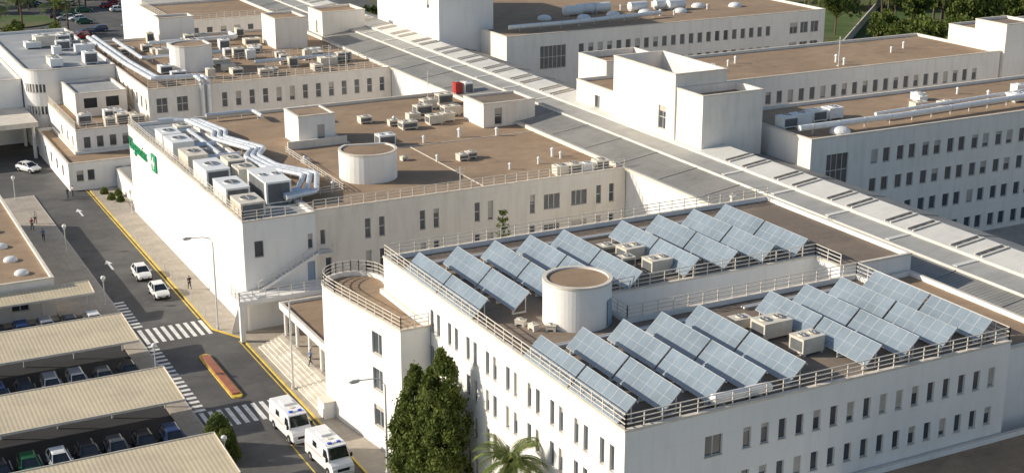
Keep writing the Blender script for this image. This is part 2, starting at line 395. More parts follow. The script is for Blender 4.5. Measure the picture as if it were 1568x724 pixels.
# ------------------------------------------------------------------ tower by the porch
tf=[(38.7,92.4),(41.15,92.4),(41.15,101.5),(41.9,101.6),(42.4,104.2)]
tf+= [(39.75+2.65*math.cos(a),104.4+2.65*math.sin(a)) for a in [math.radians(v) for v in range(15,181,15)]]+[(37.25,102.6)]
wl=[]
for zc in (9.0,6.0,2.9): wl+=[(6.0,7.5,zc-.95,zc+.85,'w')]
tw=building('stair_tower_building',tf,11.2,WHITE,GRAVEL,{len(tf)-1:wl,0:[]},rails=[i for i in range(len(tf)) if i not in(1,2)])
# ------------------------------------------------------------------ porch, steps, walkway
e=empty('entrance_porch')
p=MB(); foot=[(38.6,107.5),(44.8,108.2),(46.5,108.2),(46.5,121.2),(38.6,121.2)]
o2=offset(foot,.02);q=offset(foot,-.3)
p.face([(*v,3.85) for v in q],GRAVEL); p.face([(*v,3.45) for v in foot][::-1],CREAM)
for i in range(5):
    j=(i+1)%5
    p.face([(*foot[i],3.45),(*foot[j],3.45),(*foot[j],4.1),(*foot[i],4.1)],CREAM); p.face([(*foot[i],4.1),(*foot[j],4.1),(*q[j],4.1),(*q[i],4.1)],COPE)
    p.face([(*q[i],3.8),(*q[j],3.8),(*q[j],4.1),(*q[i],4.1)],CREAM)
p.obj('porch_roof',e)
p=MB()
for yy in (108.2,111,114,117.4,120.6): p.cyl(39.0,yy,.9,3.44,.17,WHITE,16)
p.obj('columns',e)
p=MB()
for i in range(6): p.box(36.3+i*.38,104.6+.002*i,.12,40.2,120.8-.002*i,.12+.135*(i+1),COPE,True)
p.box(38.7,107.1,.12,47,120.7,.945,PAVE,True)
p.obj('entrance_steps',e)
p=MB(); p.box(36.2,103.0,.12,37.2,104.5,1.5,WHITE,True); p.box(36.15,102.95,1.5,37.25,104.55,1.6,COPE); p.obj('planter_wall',e)
p=MB()
for yy in ar(106.2,119,3.2):
    p.beam((36.5,yy,.2),(36.5,yy,1.1),.04,.04,RAIL); p.beam((38.3,yy,.9),(38.3,yy,1.8),.04,.04,RAIL); p.beam((36.5,yy,1.1),(38.3,yy,1.8),.05,.05,RAIL)
p.obj('handrails',e)
w=empty('raised_walkway'); p=MB(); p.box(35.2,122.6,3.7,45.6,125.35,4.15,WHITE)
for x,y in ((35.5,122.9),(40.4,122.9),(45.2,122.9)): p.box(x-.22,y-.22,.12,x+.22,y+.22,3.7,WHITE)
p.face([(36.8,125.3,.12),(35.1,125.3,.12),(36.2,125.3,3.7),(36.8,125.3,3.7)],WHITE)
p.obj('slab',w); p=MB(); railing(p,[(45.5,122.7),(35.3,122.7),(35.3,125.2)],4.15); p.obj('railing',w)
# ------------------------------------------------------------------ wing 1 (emergency)
e=empty('emergency_building')
wf=[]
for zc in (8.4,5.1):
    wf+=wrow(44,[49.6,51.1,55.5,57.0,61.6,63.1,68.0],.6,zc-1,zc+1)
    wf+=wrow(44,[70.3,73.6],1.9,zc-.8,zc+.8)+wrow(44,[76.0,77.6],.6,zc-1,zc+1)
wf+=wrow(44,[44.9],.5,7.4,8.9)+wrow(44,[45.4],.6,4.2,6.0)
building('x',[(44,126.0),(79.3,126.0),(79.3,171),(44,171)],11,BEIGE,GRAVEL,{0:wf},rails=(0,),parent=e)
fw_=wrow(36.8,[38.3],.9,7.3,8.9)+wrow(36.8,[43.4],.8,4.2,6.1,'d')+wrow(36.8,[43.4],.5,7.4,8.9)
building('x',[(36.8,125.4),(43.97,125.4),(43.97,171),(36.8,171)],11.02,WHITE,BLUEROOF,{0:fw_},rails=(0,3),parent=e)
s=MB()
for i in range(17):
    x=37.8+i*.36; zz=4.15+i*.17; s.box(x,124.6,zz,x+.37,125.36,zz+.06,STEEL)
for yy in (124.6,):
    s.beam((37.8,yy,4.1),(43.9,yy,7.0),.06,.25,WHITE); s.beam((37.8,yy,5.1),(43.9,yy,8.0),.05,.05,RAIL); s.beam((37.8,yy,4.6),(43.9,yy,7.5),.04,.04,RAIL)
    for i in range(9): s.beam((37.8+i*.76,yy,4.1+i*.36),(37.8+i*.76,yy,5.1+i*.36),.04,.04,RAIL)
s.box(43.9,124.5,6.9,45.4,125.95,7.0,STEEL)
railing(s,[(43.9,124.55),(45.4,124.55)],7.0)
s.obj('exterior_stair',e)
building('x',rect(51.9,152.3,56.3,157.2),14.1,WHITE,GRAVEL,{0:wrow(51.9,[54.6],.9,10.9,12.9)},z0=10.6,par=.12,parent=e)
dr=[(53.9+3.05*math.cos(a),136.3+3.05*math.sin(a)) for a in [math.radians(v) for v in range(120,391,10)]]
building('x',dr,13.7,WHITE,GRAVEL,{},z0=10.6,par=.12,parent=e)
building('x',rect(74.6,150.7,81.6,156.2),13.6,CREAM,GRAVEL2,{0:wrow(74.6,[76.6],1.0,10.9,12.9)},z0=10.6,par=.25,parent=e)
for x,y,w,d_,h in ((60.8,148.2,2.0,1.6,1.3),(73.2,163.8,1.9,1.4,1.2),(74.1,159,2.2,1.5,1.2),(70.3,155.6,1.8,1.4,1.1),(72.4,156.3,1.6,1.2,1),(66.5,154.8,2,1.5,.9),(71.2,161,2.2,1.3,1.2),(68.8,158.5,1.6,1.1,.9),(65.5,157,1.2,1,.7),(76.2,165.5,2,1.5,1.3),(65.7,138.1,1.1,1,.7),(67,138.6,1.1,1,.7),(72.3,127.8,1.4,1.3,1),(73.9,127.8,1.3,1.3,1),(75.4,127.6,1.4,1.2,.9),(77.1,127.6,1.5,1.3,1.1),(50,145,.8,.6,.4),(60,141,.7,.7,.4),(63,160,1.5,1.2,.8),(58,163,1.3,1,.8)):
    acbox(x,y,z1,w,d_,h,ACM if R.random()<.8 else ACW,1+(w>1.7),R.uniform(-.08,.08))
acbox(79.6,168.6,11,.9,1.1,1.5,RED,1); acbox(80.9,168.4,11,1.2,1.6,1.5,ACW,1)
for x,y,w,d_,h,m,f in ((38.9,160,2.2,3.4,1.6,ACW,1),(38.8,155,2.4,4,1.8,ACW,1),(38.8,149.2,2.2,4,1.6,ACM,1),(38.7,141.8,2.5,5,1.9,ACW,1),(38.6,134.6,2.4,4.6,1.7,ACW,1),(38.5,129,2.4,3.4,1.5,ACM,1),(41.9,145,1.8,3,1.5,ACM,1),(42.2,133.6,2.6,6,2.3,ACW,2),(41.6,139.8,2.0,2.6,1.8,ACM,1),(41.5,164,1.6,2,1.2,ACM,1)):
    acbox(x,y,z1,w,d_,h,m,f)
for off in (0,.72,1.44):
    duct([(40+off,169,11.5),(43+off,168-off,11.5),(44.2+off,160,11.5),(43.2+off,157,11.5),(45.6+off,150,11.5),(43.9+off,147,11.5),(44.4+off,142,11.5),(47+off,137,11.5),(44.6+off,132-off,11.5),(42.6,131.2-off,11.5)],.29)
duct([(46,169.5,11.4),(52,169.5,11.4),(52,166,11.4)],.25); duct([(39,163,11.4),(42,163,11.4),(42,150,11.4)],.25)
duct([(40.5,139,11.4),(44.2,139,11.4)],.3); duct([(40.2,149,11.4),(44,149,11.4)],.3); duct([(40.2,155,11.4),(43,155,11.4)],.3)
rl=MB(); railing(rl,[(44.4,132),(49.5,132),(49.5,150)],z1,.8); rl.obj('railing',e)
rs=MB()
rs.beam((57.5,151,z1+.05),(57.5,170,z1+.05),.25,.12,COPE); rs.beam((63,126.5,z1+.03),(63,146,z1+.03),.12,.06,COPE); rs.beam((57.8,146.4,z1+.03),(79,146.4,z1+.03),.12,.06,COPE)
rs.box(50.2,151.2,z1,57.3,151.45,z1+.9,BEIGE)
rs.obj('roof_kerbs',e)
def text(body,size,loc,rot,name,parent):
    c=bpy.data.curves.new(name,'FONT'); c.body=body; c.size=size; c.extrude=.06; c.materials.append(GREEN)
    o=bpy.data.objects.new(name,c); col.objects.link(o); o.location=loc; o.rotation_euler=rot; o.parent=parent; return o
sg=empty('hospital_sign')
text('Urgencias',2.1,(36.7,170.4,8.3),(math.pi/2,0,-math.pi/2),'sign_letters',sg)
s=MB(); s.box(36.62,157.6,8.0,36.76,159.7,10.0,GREEN); s.box(36.58,158.45,8.3,36.62,158.85,9.7,WPAINT); s.box(36.578,157.95,8.8,36.618,159.35,9.2,WPAINT); s.obj('sign_emblem',sg)
# ------------------------------------------------------------------ spine
e=empty('spine_building')
W=MB();G=MB(); ya,yb=55,262
facade(W,G,(79.4,yb),(79.4,ya),0,11,[],WHITE); facade(W,G,(79.4,ya),(96.4,ya),0,11,[],WHITE); facade(W,G,(96.4,ya),(96.4,yb),0,10.4,[],CREAM); facade(W,G,(96.4,yb),(79.4,yb),0,11,[],WHITE)
W.obj('walls',e)
S=MB()
def strip(x0,z0,x1,z1_,m,y0=ya,y1=yb): S.face([(x0,y0,z0),(x1,y0,z1_),(x1,y1,z1_),(x0,y1,z0)],m)
strip(79.1,11.0,84.3,11.7,METAL); strip(84.3,11.7,84.3,11.95,SKYL); strip(84.3,11.95,87.0,12.1,METAL2)
strip(87.0,12.1,87.0,12.35,SKYL); strip(87.0,12.35,90.4,12.75,SKYL); strip(90.4,12.75,90.4,12.0,WHITE); strip(90.4,12.0,96.8,10.7,METAL)
S.face([(79.1,ya,11.0),(79.1,yb,11.0),(79.1,yb,10.7),(79.1,ya,10.7)],COPE)
S.face([(79.1,ya,11.0),(84.3,ya,11.7),(90.4,ya,12.7),(96.8,ya,10.7),(96.4,ya,10.4),(79.1,ya,10.4)],WHITE)
S.obj('roof',e)
S=MB(); y=ya+3
while y<yb-6:
    if not 120<y<152:
        for yo in (0,2.9):
            S.beam((87.2,y+yo,12.46),(90.3,y+yo,12.83),.16,.14,COPE); S.beam((87.2,y+yo+.75,12.46),(90.3,y+yo+.75,12.83),.1,.12,COPE)
            S.face([(87.3,y+yo+.1,12.40),(90.2,y+yo+.1,12.745),(90.2,y+yo+.68,12.745),(87.3,y+yo+.68,12.40)],LOUV)
        S.beam((84.5,y+.2,12.0),(86.9,y+.2,12.13),.5,.08,SKYL)
    y+=8.2
S.obj('skylights',e)
S=MB()
for yy in ar(60,255,7.5): S.beam((79.15,yy,11.04),(84.3,yy,11.74),.12,.06,METAL2); S.beam((90.5,yy,12.03),(96.7,yy,10.76),.12,.06,METAL2)
S.beam((79.2,ya,11.06),(79.2,yb,11.06),.3,.1,METAL2); S.beam((93.4,ya,11.46),(93.4,yb,11.46),.25,.1,SKYL)
S.cyl(80.6,108.5,11.1,12.0,.25,SKYL,14); S.cyl(80.6,108.5,12.0,12.12,.35,SKYL,14)
S.obj('roof_seams',e)
e=empty('tower_building')
building('x',rect(87.6,124,95.6,129),18.3,CREAM,GRAVEL,{},z0=9,par=.9,parent=e)
building('x',rect(87.4,129.05,94.3,142),19.8,CREAM,GRAVEL2,{3:wrow(142,[131.5],1.5,13.2,15.8)},z0=9,par=2.2,parent=e)
building('x',rect(88.2,142.05,99,152),15.2,CREAM,GRAVEL,{3:wrow(152,[147],1.2,12.2,14)},z0=9,parent=e)
building('x',rect(92.5,152.05,101,159),17.0,CREAM,GRAVEL,{},z0=9,par=.8,parent=e)
e=empty('tower_building')
building('x',rect(91,199,100.3,219),27,WHITE,GRAVEL,{3:wrow(219,[203],1.0,17,19)},parent=e)
building('x',rect(94,219.1,100,231),24,WHITE,GRAVEL,{},parent=e)
# ------------------------------------------------------------------ right wings
def pairs(x0,xs,w,gap,rows,kind='w'):
    o=[]
    for a,b in rows:
        for x in xs: o+=wrow(x0,[x,x+gap],w,a,b,kind)
    return o
rows=[(.6,2.1),(3.9,5.4),(7.1,8.6),(10.3,11.9)]
w1=pairs(94,ar(105.8,168,3.7),.95,1.7,rows)+wrow(94,[100.6],3.0,8.3,12)
building('hospital_wing_building',rect(96.9,117,172,132.5),14,CREAM,GRAVEL,{0:[(a-2.9,b-2.9,c_,d__,k_) for a,b,c_,d__,k_ in w1]})
w2=pairs(98,ar(101.5,150,3.6),.85,1.8,rows)
building('hospital_wing_building',rect(98,147,154.8,164),14,CREAM,GRAVEL,{0:w2})
building('stair_tower_building',rect(155,146.5,161,152.5),17.8,CREAM,GRAVEL2,{0:wrow(155,[159.5],.8,14.4,16)})
building('hospital_wing_building',rect(161.2,147.5,190,164),15.0,CREAM,GRAVEL,{0:wrow(161.2,[163.5,168],2.2,11,13.6)})
w3=pairs(98,ar(111,147,3.4),.9,1.7,rows)+wrow(98,[106],4.5,8.5,12)
for a,b in rows: w3+=wrow(98,[152,154.2,156.4],1.6,a,b+.2)
building('hospital_wing_building',rect(98,190,158.5,236),14,CREAM,GRAVEL,{0:w3})
duct([(97.6,120,14.5),(112,119.8,14.5),(127,120.4,14.6),(150,121,14.6)],.33,ACW)
duct([(110,122,14.4),(140,124,14.4)],.22,ACW)
for x,y in ((104,125.1),(106.5,125.3),(99,124),(101.2,124.3)): acbox(x,y,13.62,2,1.6,1.3,ACW,1)
for i in range(18): acbox(R.uniform(118,165),R.uniform(121,130),13.62,R.uniform(1,2.2),R.uniform(1,1.6),R.uniform(.6,1.1),R.choice([ACW,ACM]),1)
vt=MB(); vt.cyl(0,0,0,.7,.16,ACW,12); vt.cyl(0,0,.75,.95,.26,ACW,12,r2=.08); vt.cyl(0,0,.7,.75,.05,STEEL,6); vtm=vt.mesh('roof_vent_pipe')
for i in range(34):
    bx=R.choice([(99,168,121,131,13.62),(102,150,150,162,13.62),(102,150,194,230,13.62),(46,78,128,169,10.62),(46,78,128,169,10.62)])
    x,y=R.uniform(bx[0],bx[1]),R.uniform(bx[2],bx[3])
    if bx[0]==46 and ((49<x<59 and 131<y<141) or (50<x<58 and 150<y<159) or (x>73 and 149<y<158)): continue
    inst(vtm,'roof_vent_pipe',(x,y,bx[4]),0,R.uniform(.8,1.2))
dm=MB(); dm.cyl(0,0,0,.25,1.15,ACW,20); dm.dome(0,0,.25,1.1,.5,LAMPW); dome=dm.mesh('roof_dome_skylight')
inst(dome,'roof_dome_skylight',(102.6,119.2,13.62))
for x in ar(112,150,6): inst(dome,'roof_dome_skylight',(x,202+R.uniform(-2,2),13.62))
for x,y in ((118,205),(121,206),(124,206),(130,204),(135,204),(137,203)):
    t=MB(); t.tube([(-1.8,0,.9),(-1.6,0,.9),(1.6,0,.9),(1.8,0,.9)],.8,ACW,14,rs=[.4,.8,.8,.4]); t.box(-1.2,-.5,0,-1,.5,.4,STEEL); t.box(1,-.5,0,1.2,.5,.4,STEEL)
    t.obj('water_tank',loc=(x,y,13.62))
duct([(101,195,14.4),(112,195,14.4),(130,197,14.4)],.35,ACW)
# ------------------------------------------------------------------ wing 2 and left complex
e=empty('hospital_wing_building')
wf=[]
for zc in (8.6,5.2,1.9): wf+=wrow(44,[45.8,48.6],1.5,zc-1,zc+1)+wrow(44,ar(54.5,79,1.95),.75,zc-1,zc+1)
wl=[]
for zc in (8.6,5.2): wl+=wrow(232,ar(192,230,2.6),.9,zc-.8,zc+.8)
building('x',rect(44,190.5,79.3,232),11,CREAM,GRAVEL,{0:wf,3:wl},rails=(0,),parent=e)
building('x',[(56.3,206)]+[(53.6+2.9*math.cos(a),204+2.9*math.sin(a)) for a in [math.radians(v) for v in range(60,301,15)]]+[(56.3,202)],14.4,WHITE,GRAVEL,{},z0=10.6,par=.2,parent=e)
building('x',rect(69.8,213.8,75,220.5),15.4,CREAM,GRAVEL,{},z0=10.6,par=.3,parent=e)
building('x',rect(55.3,228.3,61,231.8),14.5,WHITE,GRAVEL,{},z0=10.6,par=.3,parent=e)
building('x',rect(79.6,219.4,87,226),15,CREAM,GRAVEL,{3:wrow(226,[222],1,11.3,13.3)},z0=10.6,par=.4,parent=e)
building('hospital_wing_building',rect(60,240,79,262),12,CREAM,GRAVEL,{0:wrow(60,ar(62,77,2.4),1,9,10.6)},rails=(0,3))
building('hospital_wing_building',rect(62,268,90,285),16,WHITE,GRAVEL,{0:wrow(62,ar(65,88,3),1.2,12,13.6)},rails=())
for off in (0,.9): duct([(44.6+off,231,11.9),(44.6+off,206,11.9),(45.2+off,193,11.9),(51+off,192,11.9),(51.3+off,190.1,11.6),(51.3+off,190.1,3)],.33)
duct([(48,228,11.7),(48,210,11.7),(60,210,11.7)],.3); duct([(62,200,11.6),(76,200,11.6)],.28); duct([(52,222,11.7),(66,222,11.7),(66,226,11.7)],.35,ACW)
for i in range(46):
    x=R.uniform(48,77);y=R.uniform(193.5,230)
    if (50<x<57.5 and 200<y<208) or (68.5<x<76 and y>212) or (54<x<62 and y>226): continue
    acbox(x,y,10.62,R.uniform(1,2.6),R.uniform(1,2),R.uniform(.7,1.7),R.choice([ACM,ACM,ACW]),1,R.uniform(-.1,.1))
rl=MB(); railing(rl,[(58,226),(58,208),(78,208)],10.62,1.0); railing(rl,[(62,199),(79,199)],10.62,1.0); rl.obj('railing',e)
for x,y,h in ((70.5,192,4),(73,192,3.5),(76,170,3.5),(60.2,127,2.5),(128,150,4)):
    m_=MB(); m_.tube([(0,0,0),(0,0,h)],.06,STEEL,6); m_.beam((-.5,0,h*.9),(.5,0,h*.9),.04,.04,STEEL); m_.beam((-.35,0,h*.75),(.35,0,h*.75),.04,.04,STEEL); m_.box(-.15,-.15,0,.15,.15,.1,STEEL)
    m_.obj('antenna_mast',loc=(x,y,10.62 if x<100 else 13.62))
ft=[(37.5,209.5),(43.9,209.5),(43.9,246),(31.5,246)]+[(34.5+3*math.cos(a),212.5+3*math.sin(a)) for a in [math.radians(v) for v in range(180,271,10)]]
wl=[]
for zc in (8.6,5.2): wl+=wrow(246,ar(215,245,2.6),1,zc-.8,zc+.8)
wins={3:wl}
for i in range(5,12):
    wins[i]=[(.06,.46,a,a+1.2,'w') for a in (1.6,4.8,8.0)]
building('clinic_building',ft,11.3,WHITE,BLUEROOF,wins,rails=())
e=empty('clinic_building')
building('x',[(34,190),(43.9,190),(43.9,209.4),(34,209.4)],6.6,WHITE,GRAVEL,{0:wrow(34,[35.4,37.1,38.8,40.5],.9,4.0,5.5),3:wrow(209.4,[192.5,196,200],1,4,5.3)},rails=(0,3),parent=e)
building('x',[(31.6,184),(41.5,184),(41.5,189.9),(33.9,189.9),(33.9,206),(31.6,206)],3.7,WHITE,GRAVEL,{0:wrow(31.6,[33,34.4,38,39.5],.9,1.2,2.6),5:wrow(206,[188,192,196,200],1,1.2,2.6,'o')},parent=e)
building('x',rect(36,199,43,209),9.6,CREAM,BLUEROOF,{0:wrow(36,[38,41],1.8,7.4,8.8,'o')},z0=6.2,parent=e)
for i in range(9): acbox(R.uniform(36,43),R.uniform(191.5,197),6.23,R.uniform(1,2),R.uniform(1,1.5),R.uniform(.8,1.6),R.choice([ACM,ACW]),1)
for i in range(12): acbox(R.uniform(36,42.5),R.uniform(212,238),10.93,R.uniform(1.2,3),R.uniform(1.2,2.4),R.uniform(.9,1.8),R.choice([ACM,ACW,ACW]),1)
building('service_yard',rect(37.5,174.5,43.9,183.5),2.6,WHITE,PAVE,{},par=2.4)
e=empty('entrance_canopy'); p=MB(); p.box(12,203,4.6,31.4,213.9,5.3,COPE); p.obj('slab',e)
p=MB()
for x in (14,19.5,25,30.8):
    for y in (204,212): p.cyl(x,y,0,4.6,.25,CREAM,14)
p.obj('columns',e)
building('clinic_building',rect(-5,214,31.3,250),9.5,WHITE,BLUEROOF,{0:[(a,a+3,.3,4.2,'o') for a in (4,9,14,19,24,29)]+wrow(-5,ar(-2,29,2.6),1.2,6,7.6)})
building('pavilion_building',rect(0,138.5,21.4,172),4,CREAM,GRAVEL,{0:wrow(0,ar(3,20,3),1.6,1,2.6)},par=.3)
for x,y in ((18.4,151.6),(18.6,146.6),(18.9,141.8),(18.5,157.5),(12,142),(12,150),(18.5,163)): inst(dome,'roof_dome_skylight',(x,y,3.7),0,.62)
# ------------------------------------------------------------------ parking canopies
for y0,x1,dp in ((135.6,24.6,2.6),(121.0,25.4,6.6),(106.4,25.6,6.6),(91.8,25.7,6.6)):
    e=empty('parking_canopy'); p=MB()
    y1_=y0+dp
    p.face([(-22,y0,2.75),(x1,y0,2.75),(x1,y1_,3.15),(-22,y1_,3.15)],CAN); p.face([(-22,y0,2.70),(-22,y1_,3.1),(x1,y1_,3.1),(x1,y0,2.70)],STEEL)
    p.obj('roof_sheet',e); p=MB()
    p.beam((-22,y0-.04,2.72),(x1,y0-.04,2.72),.07,.2,COPE); p.beam((-22,y1_+.04,3.12),(x1,y1_+.04,3.12),.07,.2,COPE)
    p.beam((x1+.03,y0,2.73),(x1+.03,y1_,3.13),.06,.2,COPE)
    x=x1-.4
    while x>-22:
        yp=y1_-min(1.4,dp*.3)
        p.beam((x,yp,0),(x,yp,2.95),.14,.14,STEEL); p.beam((x,y0,2.62),(x,y1_,3.02),.1,.14,STEEL)
        if dp>4: p.beam((x,yp,1.8),(x,y0+2.2,2.72),.08,.08,STEEL)
        x-=4.4
    p.obj('frame',e)
# ------------------------------------------------------------------ cars
S=.885
def carmesh(name,body,estate=False):
    mb=MB(); st=[(-2.12,.45,.80,.66),(-2.0,.30,.93,.78),(-1.5,.24,.97,.86),(-.6,.22,.95,.88),(.6,.22,.94,.88),(1.15,.24,.93,.87),(1.7,.27,.83,.83),(2.0,.32,.70,.75),(2.12,.42,.60,.64)]
    rings=[]
    for x,zb,zt,hw in st:
        r=[(x,-hw*.9,zb),(x,-hw,zb+.14),(x,-hw,zt-.16),(x,-hw*.9,zt),(x,0,zt+.03),(x,hw*.9,zt),(x,hw,zt-.16),(x,hw,zb+.14),(x,hw*.9,zb)]
        rings.append(r)
    for a,b in zip(rings,rings[1:]):
        for i in range(9):
            j=(i+1)%9; mb.face([a[i],b[i],b[j],a[j]],body)
    mb.face(rings[0][::-1],body); mb.face(rings[-1],body)
    xb0,xb1=-1.98 if estate else -1.75,1.15; xt0,xt1=-1.65 if estate else -1.2,.3
    zb,zt=.93,1.44; hb,ht=.79,.6
    B=[(xb0,-hb,zb),(xb1,-hb,zb),(xb1,hb,zb),(xb0,hb,zb)];T=[(xt0,-ht,zt),(xt1,-ht,zt),(xt1,ht,zt),(xt0,ht,zt)]
    for i in range(4): mb.face([B[i],B[(i+1)%4],T[(i+1)%4],T[i]],CGLASS)
    c=[(xt0-.05,-ht-.02,zt),(xt1+.05,-ht-.02,zt),(xt1+.05,ht+.02,zt),(xt0-.05,ht+.02,zt)]; d=[(xt0+.1,-ht+.12,zt+.06),(xt1-.1,-ht+.12,zt+.06),(xt1-.1,ht-.12,zt+.06),(xt0+.1,ht-.12,zt+.06)]
    for i in range(4): mb.face([c[i],c[(i+1)%4],d[(i+1)%4],d[i]],body)
    mb.face(d,body); mb.face(c[::-1],body)
    for i in range(4): mb.beam(B[i],T[i],.08,.08,body)
    for s in (-1,1): mb.beam((-.35,s*(hb+.002),zb),(-.4,s*(ht+.01),zt),.09,.05,body)
    for x in (-1.32,1.33):
        for s in (-1,1):
            y=s*.80; mb.tube([(x,y-.1,.31),(x,y+.1,.31)],.39,DARK,20); mb.tube([(x,y-.11,.31),(x,y+.11,.31)],.315,RUBBER,20); mb.tube([(x,y-.12,.31),(x,y+.12,.31)],.19,HUB,12)
    for s in (-1,1):
        mb.box(1.86,s*.58-.16,.60,2.1,s*.58+.16,.73,LAMPW); mb.box(-2.12,s*.62-.12,.66,-1.96,s*.62+.12,.88,TAILR)
        mb.box(.85,s*.93-.09,.93,1.0,s*.93+.09,1.05,body)
    mb.box(2.02,-.45,.38,2.15,.45,.5,RUBBER); mb.box(2.12,-.25,.44,2.16,.25,.52,LAMPW); mb.box(-2.15,-.25,.5,-2.1,.25,.6,LAMPW)
    return mb.mesh(name)
cols={'white':(.78,.78,.77),'silver':(.42,.43,.45),'black':(.02,.02,.025),'blue':(.03,.06,.16),'grey':(.12,.13,.14),'red':(.3,.02,.02),'green':(.02,.12,.05)}
CM={}
for i,(k_,c) in enumerate(cols.items()): CM[k_]=carmesh('car_'+k_,paint('car_paint_'+k_,c,0.3 if k_ in('silver','grey') else 0),i%2==1)
def car(x,y,c,ang=-90,name='parked_car'):
    inst(CM[c],name,(x,y,.012),math.radians(ang),S)
car(31.6,146.2,'white',-90,'white_car'); car(31.8,139.6,'white',-90,'white_car'); car(28.6,197,'white',-60,'white_car')
for y,cs in ((133.6,'white black silver blue black silver white black'.split()),(119.3,'black grey silver silver black blue white black'.split()),(104.7,'blue black grey black white green black silver'.split()),(90.7,'white black silver grey black'.split())):
    for i,c in enumerate(cs): car(24.0-i*2.2,y+R.uniform(-.35,.3),c,-90+R.uniform(-2,2))
for i in range(26): car(R.choice([58,64,72])+R.uniform(-3,3),300+i*2.4,R.choice(list(cols)),R.uniform(-4,4)+R.choice([0,180]))
for i in range(12): car(98+i*2.4,300,R.choice(list(cols)),90)
def vanmesh():
    mb=MB(); wp=paint('van_white',(.84,.84,.83)); prof=[(-2.95,.4),(-2.97,1.4),(-2.92,2.5),(-2.75,2.62),(1.2,2.62),(1.65,2.52),(2.2,1.5),(2.75,1.22),(2.93,1.0),(2.97,.45)]
    def hw(z): return 1.0-max(0,z-1.3)*.085
    L=[(x,-hw(z),z) for x,z in prof];Rr=[(x,hw(z),z) for x,z in prof]
    mb.face(L,wp); mb.face(Rr[::-1],wp)
    n=len(prof)
    for i in range(n): j=(i+1)%n; mb.face([L[i],Rr[i],Rr[j],L[j]],wp)
    mb.face([(1.74,-.8,2.45),(2.21,-.9,1.59),(2.21,.9,1.59),(1.74,.8,2.45)],CGLASS)
    for s in (-1,1):
        def Q(x,z): return (x,s*(hw(z)+.006),z)
        mb.face([Q(.9,1.5),Q(1.95,1.5),Q(1.55,2.2),Q(.9,2.2)],CGLASS)
        mb.face([Q(-1.3,1.65),Q(-.5,1.65),Q(-.5,2.15),Q(-1.3,2.15)],CGLASS)
        mb.face([Q(-2.7,1.25),Q(.6,1.25),Q(.6,1.31),Q(-2.7,1.31)],ORANGE)
        mb.beam(Q(.75,.5),Q(.75,2.4),.02,.02,STEEL); mb.beam(Q(-.35,.5),Q(-.35,2.4),.02,.02,STEEL)
        mb.box(2.0,s*1.15-.1,1.45,2.12,s*1.15+.1,1.8,RUBBER)
        for x in (-1.85,1.85):
            mb.tube([(x,s*.92-.11,.36),(x,s*.92+.11,.36)],.44,DARK,20); mb.tube([(x,s*.92-.12,.35),(x,s*.92+.12,.35)],.35,RUBBER,20); mb.tube([(x,s*.92-.13,.35),(x,s*.92+.13,.35)],.2,HUB,12)
        mb.box(2.75,s*.75-.18,.85,2.98,s*.75+.18,1.05,LAMPW); mb.box(-3.0,s*.9-.08,1.2,-2.94,s*.9+.08,1.8,TAILR)
    mb.box(2.9,-.55,.72,3.0,.55,.95,RUBBER); mb.box(2.9,-.95,.35,3.05,.95,.6,STEEL)
    mb.box(1.0,-.6,2.62,1.25,-.25,2.72,BLUEL); mb.box(1.0,.25,2.62,1.25,.6,2.72,BLUEL); mb.box(1.02,-.25,2.62,1.2,.25,2.7,LAMPW)
    mb.box(-1.6,-.5,2.62,-.4,.5,2.8,wp); mb.cyl(.2,0,2.62,2.7,.25,ACM,12)
    return mb.mesh('ambulance_body')
vm=vanmesh()
inst(vm,'ambulance',(33.0,102.0,.012),math.radians(-87),S); inst(vm,'ambulance',(33.7,95.2,.012),math.radians(-86),S)
# ------------------------------------------------------------------ street lamps
def lamp(x,y,h=9.3,ang=180):
    mb=MB(); mb.cyl(0,0,0,.4,.16,STEEL,12); mb.tube([(0,0,.4),(0,0,h*.5),(0,0,h-.6),(.25,0,h-.1),(.9,0,h+.12),(2.1,0,h+.2)],.08,STEEL,10,rs=[.1,.085,.065,.055,.05,.045])
    mb.tube([(1.9,0,h+.2),(2.1,0,h+.2),(2.6,0,h+.22),(2.85,0,h+.2)],.1,STEEL,10,rs=[.05,.13,.13,.05]); mb.box(2.1,-.1,h+.06,2.7,.1,h+.1,LAMPW)
    mb.obj('street_lamp',loc=(x,y,.12),rz=math.radians(ang))
lamp(34.3,127.0); lamp(36.0,110.2,8.6); lamp(36.9,91.3,8.0)
gm=MB(); gm.cyl(0,0,0,.1,.12,STEEL,12); gm.tube([(0,0,.1),(0,0,2.5)],.05,STEEL,8); gm.cyl(0,0,2.5,2.62,.12,STEEL,12); gm.dome(0,0,2.85,.24,.24,LAMPW,14,5); gm.dome(0,0,2.85,.24,-.24,LAMPW,14,5); gmesh=gm.mesh('globe_street_lamp')
for x,y in ((26.2,118.6),(26.2,97.5),(26.2,158.8),(24.6,183),(26.2,139),(36.2,170)): inst(gmesh,'globe_street_lamp',(x,y,.12))
bm_=MB(); bm_.cyl(0,0,0,.8,.06,STEEL,10); bm_.dome(0,0,.8,.06,.06,STEEL,10,3); bme=bm_.mesh('bollard')
for yy in ar(131,166,2.6): inst(bme,'bollard',(34.2,yy,.12))
